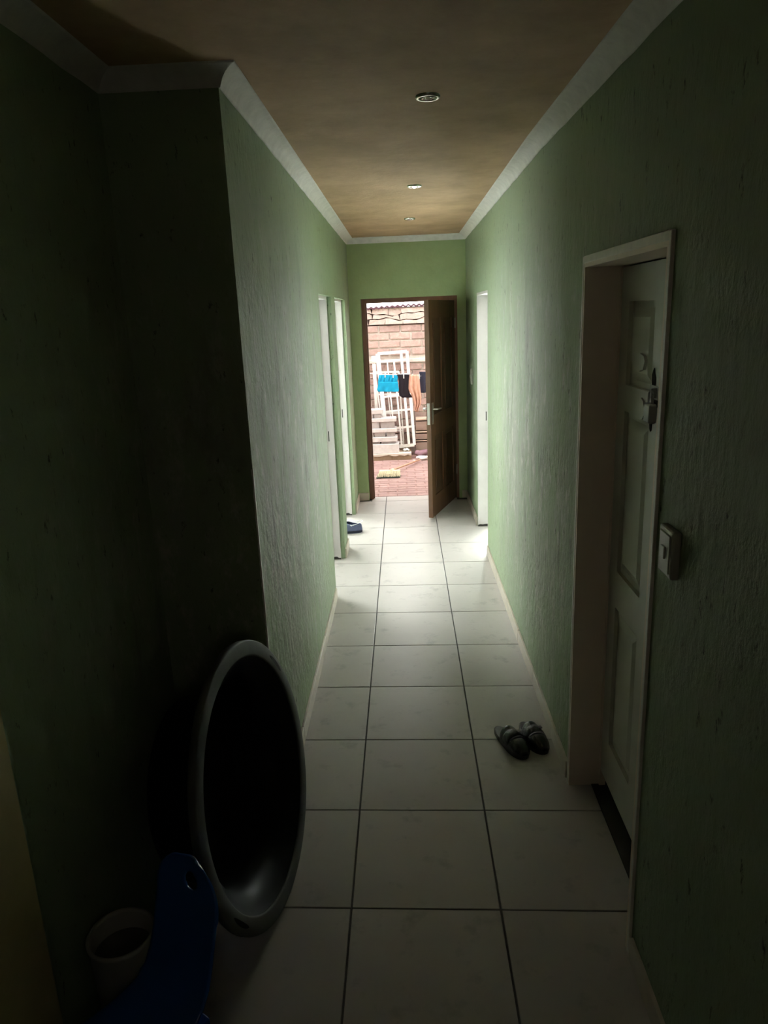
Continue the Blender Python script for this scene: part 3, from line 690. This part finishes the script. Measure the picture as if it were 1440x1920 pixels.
# ------------------------------------------------------------------ courtyard
G = -.08
bm = bm_new(); bx(bm, -14, 14, YX, 26, G - .2, G - .0075)
ground = struct('courtyard_ground', bm, M['soil'], 'dusty red brick paving of the yard outside the open door', 'ground')
pv = None
for r in range(22):
    for c in range(-4, 7):
        x = c*.222 + (r % 2)*.111 - .11; y = YX + .012 + r*.111
        if pv is None or random.random() < .25:
            bm = bm_new(); bx(bm, -.105, .105, -.05, .05, -.05, 0)
            for v in bm.verts: v.co += Vector((random.uniform(-.004, .004), random.uniform(-.003, .003), 0))
            bev(bm, .005); o = obj('paver', bm, M['paver'], ground); pv = pv or o; pvl = o
            o.location = (x, y + .05, G + random.uniform(-.004, .0))
        else:
            o = link_copy(pvl, ground, (x, y + .05, G + random.uniform(-.004, .0)))
        o.rotation_euler = (0, 0, random.uniform(-.02, .02))

YW = 8.75
bm = bm_new(); bx(bm, -3.0, 4.0, YW + .012, YW + .24, G - .1, 2.02)
cw = struct('wall_courtyard', bm, M['mortar'], 'pinkish brick yard wall with rough stones along its top, seen through the open door', 'wall')
zt = 1.777
rows_ = [(zt - .109*(i+1), zt - .109*i) for i in range(4)]
bz = rows_[-1][0] - .115                 # below: pale ledge, then lower courses
nlow = int((bz - G) / .1015)
rows_ += [(bz - .1015*(i+1), bz - .1015*i) for i in range(nlow)]
bprot = []
for v_ in range(6):
    bm = bm_new(); bx(bm, -.1425, .1425, -.012, .05, -.0445, .0445)
    for v in bm.verts: v.co += Vector((random.uniform(-.006, .006), random.uniform(-.004, .004), random.uniform(-.005, .005)))
    bev(bm, .007, 2); o = obj('brick', bm, M['brick'], cw); bprot.append(o)
used = set()
for i, (za, zb) in enumerate(rows_):
    off = -.12 + .157 + (i % 2)*.155
    for c in range(-5, 6):
        x = off + c*.310; kk = random.randrange(6)
        o = bprot[kk] if kk not in used else link_copy(bprot[kk], cw)
        used.add(kk); o.location = (x + random.uniform(-.005, .005), YW + random.uniform(-.004, .004), (za+zb)/2 + random.uniform(-.003, .003))
        o.rotation_euler = (0, random.uniform(-.012, .012), random.uniform(-.01, .01))
bm = bm_new(); bx(bm, -1.6, 1.9, YW - .03, YW + .02, bz + .015, bz + .065); bev(bm, .006); obj('ledge', bm, M['mortar'], cw)
# rough stones bedded along the wall top: irregular polygons with dark open joints
bm = bm_new(); bx(bm, -1.6, 1.9, YW + .004, YW + .02, zt - .008, 2.01); obj('joint_bed', bm, M['crack'], cw)
rng = random.Random(21)
edges_z = [zt + .002, zt + .075, zt + .145, 2.012]
def zline(k, x):
    if k in (0, 3): return edges_z[k]
    return edges_z[k] + .018*math.sin(x*9 + k*2) + .012*math.sin(x*23 + k)
for k in range(3):
    x = -1.6 + rng.uniform(0, .1)
    while x < 1.85:
        wd = rng.uniform(.12, .42) if k else rng.uniform(.10, .30)
        a0_, a1_ = x, x + wd; sl0, sl1 = rng.uniform(-.02, .02), rng.uniform(-.02, .02)
        bot = [(a0_ + (a1_-a0_)*t/4, zline(k, a0_ + (a1_-a0_)*t/4) + .006) for t in range(5)]; topp = [(a0_ + sl0 + (a1_-a0_+sl1-sl0)*t/4, zline(k+1, a0_ + (a1_-a0_)*t/4) - .006) for t in range(4, -1, -1)]
        bot[0] = (bot[0][0] + .004, bot[0][1]); bot[-1] = (bot[-1][0] - .004, bot[-1][1]); topp[0] = (topp[0][0] - .004, topp[0][1]); topp[-1] = (topp[-1][0] + .004, topp[-1][1])
        bm = bm_new(); dep = rng.uniform(.010, .035); prism(bm, bot + topp, YW - dep, YW + .02, 'y')
        fr = [f for f in bm.faces if f.normal.y < -.5 or abs(f.calc_center_median().y - (YW-dep)) < 1e-4]
        bmesh.ops.inset_region(bm, faces=fr, thickness=.008, depth=0); 
        for f in fr:
            for v in f.verts: v.co.y -= rng.uniform(.002, .014)
        obj('stone', bm, M['stone'], cw); x = a1_
# low outbuilding roof over the wall
bm = bm_new(); n_ = 150
def roof(a, c):
    x = -2.6 + 6.2*a; y = YW - .06 + 2.6*c; return Vector((x, y, 2.028 + .010*math.sin(x*2*PI/.076) + .012*math.sin(x*3.1) + .105*c*2.6/2.6*1.2))
grid(bm, roof, 700, 3)
rf = struct('shed_roof', bm, M['zinc'], 'corrugated zinc roof showing as a white strip over the yard wall', 'roof', solid=.004, smooth=True)
bm = bm_new(); grid(bm, lambda a, c: roof(a, 0) + Vector((0, -.003, .004 - .020*c - .008*abs(math.sin(a*60))*c)), 700, 1); obj('sheet_edge', bm, M['zincedge'], rf, solid=.003)

# kerb step at the wall foot
kb = tag(empty('step', (0, 8.25, G)), 'low brown cement step with pale drips at the foot of the yard wall', 'step')
def wbox(name, x0, x1, y0, y1, z0, z1, m, parent=None, b=.004):
    o = box_obj(name, x0, x1, y0, y1, z0, z1, m, parent, b)
    if parent is not None: o.matrix_parent_inverse = Matrix.Translation(parent.location).inverted()
    return o
wbox('step_block', -1.2, .02, 8.17, 8.66, G - .01, .005, M['kerb'], kb)
wbox('step_block', .024, .30, 8.175, 8.66, G - .01, .000, M['kerb'], kb)
bm = bm_new(); rr = random.Random(4); pts = [(-1.2, .0075)]
N = 60
low = [(-1.2 + 1.5*k/N, -.004 - .020*abs(math.sin(k*.55 + 1.3*math.sin(k*.21)))- rr.uniform(0, .008)) for k in range(N+1)]
prism(bm, low + [(.30, .0075), (-1.2, .0075)], 8.160, 8.30, 'y'); o = obj('cement_drips', bm, M['drip'], kb); o.matrix_parent_inverse = Matrix.Translation(kb.location).inverted()

# stacked concrete slabs on the step, kept apart by blocks
def slab(x1, z0, z1, y0, y1, label, m='slab'):
    o = box_obj('slab', 0, x1 + 1.0, 0, y1 - y0, 0, z1 - z0, M[m], None, .006); o.location = (-1.0, y0, z0); tag(o, label, 'slab', 'stacked slabs outside'); return o
zl = [0.0075, .063, .175, .345, .545]
def Zs(py): return at(720, py, 8.2).z
def Xs(px, py): return at(px, py, 8.2).x
S = [(748, 852, 833, 'lowest pale concrete slab of the stack beside the white gate'),
     (745, 829, 820, 'second slab from the bottom of the stack beside the white gate'),
     (744, 811.5, 804, 'middle slab of the stack beside the white gate'),
     (743, 792, 785, 'second slab from the top of the stack beside the white gate'),
     (717, 777, 768.5, 'shortest, topmost slab of the stack beside the white gate')]
zz = [.0075, Zs(833), Zs(829), Zs(820), Zs(811.5), Zs(804), Zs(792), Zs(785), Zs(777), Zs(768.5)]
for i, (px, ya, yb, lab) in enumerate(S):
    slab(Xs(px, yb), zz[2*i], zz[2*i+1], 8.20 + .012*i, 8.42, lab)
pos_n = ('leftmost', 'middle', 'right-hand')
lay = ('lowest gap', 'second gap from the bottom', 'third gap from the bottom', 'topmost gap')
for i in range(4):
    za, zb = zz[2*i+1], zz[2*i+2]; xm = Xs(S[i+1][0], S[i+1][1]) - .02
    xs_ = [(-.62, -.345), (-.325, -.135), (-.125, xm)] if i % 2 == 0 else [(-.60, -.37), (-.36, -.22), (-.21, xm)] if i == 3 else [(-.52, -.225), (-.215, -.055), (-.043, xm)]
    for j, (xa, xb) in enumerate(xs_):
        o = box_obj('block', 0, xb - xa - .006, 0, .16, .001, zb - za - .001, M['slabgrey'], None, .004); o.location = (xa, 8.245 + random.uniform(0, .012), za)
        tag(o, '%s grey spacer block in the %s of the slab stack' % (pos_n[j], lay[i]), 'block', 'spacer blocks in the slab stack')

# white steel gate leaning on the wall, and a smaller frame behind it
def bars(root, Mtx, segs, m, name='bar', th=.012):
    for (u0, v0, u1, v1, w_, nm) in segs:
        a, b_ = Mtx(u0, v0), Mtx(u1, v1); d = (b_ - a); L = d.length; d.normalize()
        n_ = Vector((0, -1, 0)); s_ = d.cross(n_).normalized(); n2 = s_.cross(d)
        bm = bm_new()
        vs_ = []
        for p in (a, b_):
            for (i, j) in ((-1, -1), (1, -1), (1, 1), (-1, 1)): vs_.append(bm.verts.new(p + s_*(i*w_/2) + n2*(j*th/2)))
        for f in ((3,2,1,0),(4,5,6,7),(0,1,5,4),(1,2,6,5),(2,3,7,6),(3,0,4,7)): bm.faces.new([vs_[q] for q in f])
        o = obj(nm, bm, m, root); o.matrix_parent_inverse = Matrix.Translation(root.location).inverted()
def plane_map(tl, tr, bl, br):
    def f(u, v):
        t = tl.lerp(tr, u); b_ = bl.lerp(br, u); return t.lerp(b_, v)
    return f
tl, tr = at(708, 663.5, 8.66), at(763, 658.5, 8.66)
bl, br = at(727, 840, 8.45), at(777, 834, 8.45)
gt = tag(empty('gate', (.12, 8.45, .05)), 'tall white barred steel gate leaning against the yard wall behind the washing', 'gate')
fm = plane_map(tl, tr, bl, br)
segs = [(0, 0, 0, 1, .060, 'stile'), (1, 0, 1, 1, .042, 'stile'), (0, 0, 1, 0, .040, 'rail'), (0, 1, 1, 1, .045, 'rail')]
for v in (.085, .24, .455, .615, .80): segs.append((0, v, 1, v, .028, 'rail'))
segs += [(.30, .085, .30, 1, .018, 'bar'), (.53, .085, .53, 1, .024, 'bar'), (.80, .0, .80, 1, .036, 'bar')]
bars(gt, fm, segs, M['gate'])
g2 = tag(empty('burglar_bars', (-.05, 8.60, .05)), 'smaller white barred frame standing behind the tall gate', 'gate')
tl2, tr2, bl2, br2 = at(703, 698, 8.70), at(748, 697, 8.70), at(722, 836, 8.55), at(757, 834, 8.55)
fm2 = plane_map(tl2, tr2, bl2, br2)
segs = [(0, 0, 1, 0, .03, 'rail'), (0, 1, 1, 1, .03, 'rail'), (0, 0, 0, 1, .02, 'stile'), (1, 0, 1, 1, .02, 'stile')] + [(-.02, v, 1.03, v, .022, 'rail') for v in (.30, .56, .80, .96)] + [(.45, 0, .45, 1, .014, 'bar')]
bars(g2, fm2, segs, M['gate'])
# white pipe with a wider socket
p0, p1 = at(700.5, 668, 8.55), at(706, 770, 8.45)
pp = tag(empty('pipe', tuple(p1)), 'white plastic pipe upright beside the tall gate, a socket on its top', 'pipe'); pi_ = Matrix.Translation(pp.location).inverted()
bm = bm_new(); tube(bm, [p1, p0], .024, 14); o = obj('tube', bm, M['gate'], pp, smooth=True); o.matrix_parent_inverse = pi_
bm = bm_new(); tube(bm, [p0.lerp(p1, .0) + Vector((0, 0, .004)), p0.lerp(p1, .13)], .031, 14); o = obj('socket', bm, M['gate'], pp, smooth=True); o.matrix_parent_inverse = pi_
bm = bm_new(); tube(bm, [p1 + Vector((0, 0, .0)), p1 + Vector((.035, -.01, -.004))], .024, 14); o = obj('elbow', bm, M['gate'], pp, smooth=True); o.matrix_parent_inverse = pi_

# washing line and clothes
YLn = 8.12
la, lb = at(560, 694, YLn), at(930, 711, YLn)
line_pts = [la.lerp(lb, t/24) + Vector((0, 0, -.05*(1-(2*t/24-1)**2))) for t in range(25)]
zoff = at(740, 703.5, YLn).z - min(line_pts, key=lambda p: abs(p.x - at(740, 703, YLn).x)).z
line_pts = [p + Vector((0, 0, zoff)) for p in line_pts]
wlr = tag(empty('washing_line', tuple(line_pts[0])), 'white washing line stretched across the yard with clothes on it', 'washing line'); wi = Matrix.Translation(wlr.location).inverted()
bm = bm_new(); tube(bm, line_pts, .006, 6); o = obj('cord', bm, M['cord'], wlr, smooth=True); o.matrix_parent_inverse = wi
for p, nm in ((line_pts[0], 0), (line_pts[-1], 1)):
    bm = bm_new(); tube(bm, [(p.x, p.y, G - .05), (p.x, p.y, p.z + .12)], .022, 10); o = obj('post', bm, M['steel'], wlr, smooth=True); o.matrix_parent_inverse = wi
def line_z(x):
    for i in range(24):
        if line_pts[i].x <= x <= line_pts[i+1].x:
            t = (x - line_pts[i].x)/(line_pts[i+1].x - line_pts[i].x); return line_pts[i].z*(1-t) + line_pts[i+1].z*t
    return line_pts[0].z
def cloth(name, rows_px, m, label, cat, folds=5, amp=.012, yy=YLn - .006, ph=0.0, n_=30, root=None):
    """rows_px: (py, left px, right px) from top to bottom"""
    rows3 = [(at(l, py, yy), at(r, py, yy)) for py, l, r in rows_px]
    def f(a, c):
        t = a*(len(rows3)-1); i = min(int(t), len(rows3)-2); q = t - i
        L_ = rows3[i][0].lerp(rows3[i+1][0], q); R_ = rows3[i][1].lerp(rows3[i+1][1], q); p = L_.lerp(R_, c)
        am = amp*(.25 + .75*min(1, a*1.6))
        p.y += -am*.6 + am*math.sin(c*folds*2*PI + ph + .8*a) + am*.5*math.sin(c*folds*4.4 + a*5)
        if a == 0: p.y = yy
        return p
    bm = bm_new(); grid(bm, f, 22, n_)
    o = obj(name, bm, m, None, smooth=True, solid=.005)
    if root is not None: o.parent = root; o.matrix_parent_inverse = Matrix.Translation(root.location).inverted()
    elif label: tag(o, label, cat, 'washing on the line')
    return o
sk = tag(empty('skirt', tuple(at(726, 703, YLn))), 'turquoise gathered skirt pegged on the washing line', 'clothes', 'washing on the line')
cloth('yoke', [(703, 711, 746), (708, 710, 746), (714, 709, 745), (717.5, 708.5, 745)], M['turq'], None, None, 7, .008, root=sk)
cloth('flounce', [(716, 709.5, 746), (724, 708.5, 747), (731, 707, 748), (734.5, 709, 747)], M['turq'], None, None, 3, .006, YLn - .035, 1.0, root=sk)
cloth('trousers', [(702, 744, 771), (707, 746, 770), (716, 748, 768), (730, 748, 767), (738, 748, 768.5), (742, 748.5, 772), (745.5, 754, 773.5)], M['blackcloth'], 'black garment hanging between the turquoise skirt and the peach cloth', 'clothes', 2, .006, YLn - .012, .5)
cloth('towel', [(702.5, 768, 785), (712, 767, 786.5), (730, 766, 788), (744, 773, 790), (757, 777, 789), (766, 777, 785), (772, 779, 784)], M['peach'], 'peach cloth hanging in folds on the washing line', 'clothes', 3, .018, YLn - .045)
cloth('shirt', [(697, 786, 812), (706, 786.5, 812), (720, 787.5, 811), (730, 788, 810), (736.5, 789, 796)], M['navycloth'], 'charcoal garment at the right end of the washing, half hidden by the door', 'clothes', 2, .008, YLn - .006)
pegl = ('left one on the turquoise skirt', 'right one on the turquoise skirt', 'at the black garment', 'at the left of the peach cloth', 'between peach cloth and charcoal garment')
for i, px in enumerate((722, 737, 757, 774, 786)):
    x = at(px, 702, YLn).x; z = line_z(x); rt = tag(empty('peg', (x, YLn - .012, z)), 'white peg on the washing line, ' + pegl[i], 'clothes peg', 'pegs on the washing line')
    for s_ in (-1, 1):
        bm = bm_new(); bx(bm, -.006, .006, s_*.011 - .003, s_*.011 + .003, -.04, .025); bev(bm, .002); obj('peg_half', bm, M['gate'], rt)
    bm = bm_new(); tube(bm, [(-.007, 0, .004), (.007, 0, .004)], .010, 8); obj('spring', bm, M['steel'], rt)

# timber pile to the right, cloth bundle, crumpled sheet, blocks
def board(px0, px1, py0, py1, Y, dep, m, label, tilt=0.0, cat='board'):
    a, b_ = at(px0, py1, Y), at(px1, py0, Y); wd = b_.x - a.x; h = b_.z - a.z
    o = box_obj('board', -wd/2, wd/2, 0, dep, -h/2, h/2, M[m], None, min(.004, h*.2)); o.location = ((a.x+b_.x)/2, Y, (a.z+b_.z)/2); o.rotation_euler = (0, tilt, 0)
    tag(o, label, cat, 'timber piled right of the gate'); return o
pz = [(846, 828, 'crate', 'lowest dark board of the timber pile right of the white gate', .0), (827.5, 824.5, 'plank', 'thin pale plank low in the timber pile right of the gate', .0),
      (824, 812, 'crate', 'brown board in the middle of the timber pile right of the gate', .0), (811.5, 807.5, 'plank', 'pale plank lying halfway up the timber pile right of the gate', .0),
      (807, 789, 'crate', 'wide brown board high in the timber pile right of the gate', .0), (788.5, 783, 'plank', 'whitish top plank of the timber pile right of the gate', .0)]
for i, (yb, yt, m, lab, ti) in enumerate(pz): board(779.5, 835 - 3*(i % 2), yt, yb, 8.50 - .006*(i % 2), .20, m, lab, ti)
# cloth bundle: lumpy elongated heap
def lump(name, c0, c1, r, m, label, cat, seed, grp=None, sq=.5):
    rr = random.Random(seed); c0, c1 = Vector(c0), Vector(c1); bm = bm_new(); N1, N2 = 22, 14
    ph = [rr.uniform(0, 6) for _ in range(6)]
    def f(a, c):
        t = 2*PI*c; p = c0.lerp(c1, a); d = (c1-c0).normalized(); s_ = Vector((-d.y, d.x, 0)); rad = r*math.sqrt(max(.0, 1-(2*a-1)**2))**.7*(1 + .22*math.sin(a*11+ph[0]+2*math.sin(t+ph[1])) + .12*math.sin(3*t+a*17+ph[2]))
        q = p + s_*rad*math.cos(t) + Vector((0, 0, rad*sq*math.sin(t) + r*sq)); q.z = max(q.z, c0.z + .001); return q
    grid(bm, f, N1, N2); bmesh.ops.remove_doubles(bm, verts=bm.verts, dist=1e-4)
    return tag(obj(name, bm, m, None, smooth=True), label, cat, grp)
lump('bundle', (.18, 8.36, .004), (.275, 8.36, .004), .040, M['crumple'], 'small pale rag at the foot of the gate, left end of the mauve bundle', 'rag', 11)
lump('bundle', (.345, 8.33, G + .0), (.66, 8.30, G + .0), .085, M['purple'], 'mauve cloth bundle lying below the timber pile', 'cloth', 12, sq=.62)
lump('plastic_sheet', (.36, 8.13, G), (.66, 8.10, G), .055, M['crumple'], 'crumpled white sheet on the ground below the mauve bundle', 'sheet', 13, sq=.5)
lump('scrap', (.315, 8.04, G), (.355, 8.04, G), .016, M['crumple'], 'small white scrap left of the crumpled sheet', 'scrap', 14)
lump('scrap', (-.12, 7.34, G), (-.03, 7.28, G), .030, M['drip'], 'flat pinkish scrap just behind the broom head', 'scrap', 15, sq=.35)

# broom lying on the paving
br_ = tag(empty('broom', (0, 7.05, G)), 'broom with a cream head and dark bristles lying on the brick paving', 'broom')
bm = bm_new(); bx(bm, -.125, .145, 0.045, .115, .045, .070); bev(bm, .010, 2); obj('head', bm, M['broomhead'], br_)
bm = bm_new(); rr = random.Random(2)
for i in range(34):
    for j in range(4):
        x = -.12 + .255*i/33; y = .038 - .0*j; z = .058 - .010*j + .004; tx = x + rr.uniform(-.01, .01) - .02*(1 - i/33); ty = -.045 - rr.uniform(0, .02); tz = max(.004, z - .045 + rr.uniform(-.004, .004))
        tube(bm, [(x, .05, z), (tx, ty*.5, (z+tz)/2 + .002), (tx, ty, tz)], .0048, 4)
o = obj('bristles', bm, M['bristle2'], br_); o['kind'] = 'stuff'; o['label'] = 'cream bristles'
bm = bm_new()
for i in range(40):
    x = -.15 + .29*i/39
    tube(bm, [(x + .01, -.028, .022), (x + rr.uniform(-.01, .01), -.05, .010), (x - .006, -.072, .005)], .0068, 4)
o = obj('bristle_tips', bm, M['bristle'], br_); o['kind'] = 'stuff'; o['label'] = 'dark green worn bristle tips'
hp = Vector((.03, .08, .066)); he = Vector((.415, .92, .028))
bm = bm_new(); tube(bm, [hp + (hp-he).normalized()*.0, he], .012, 10); obj('handle', bm, M['handlewood'], br_, smooth=True)
bm = bm_new(); tube(bm, [hp - (he-hp).normalized()*.02, hp + (he-hp).normalized()*.06], .017, 10); obj('ferrule', bm, M['broomhead'], br_, smooth=True)
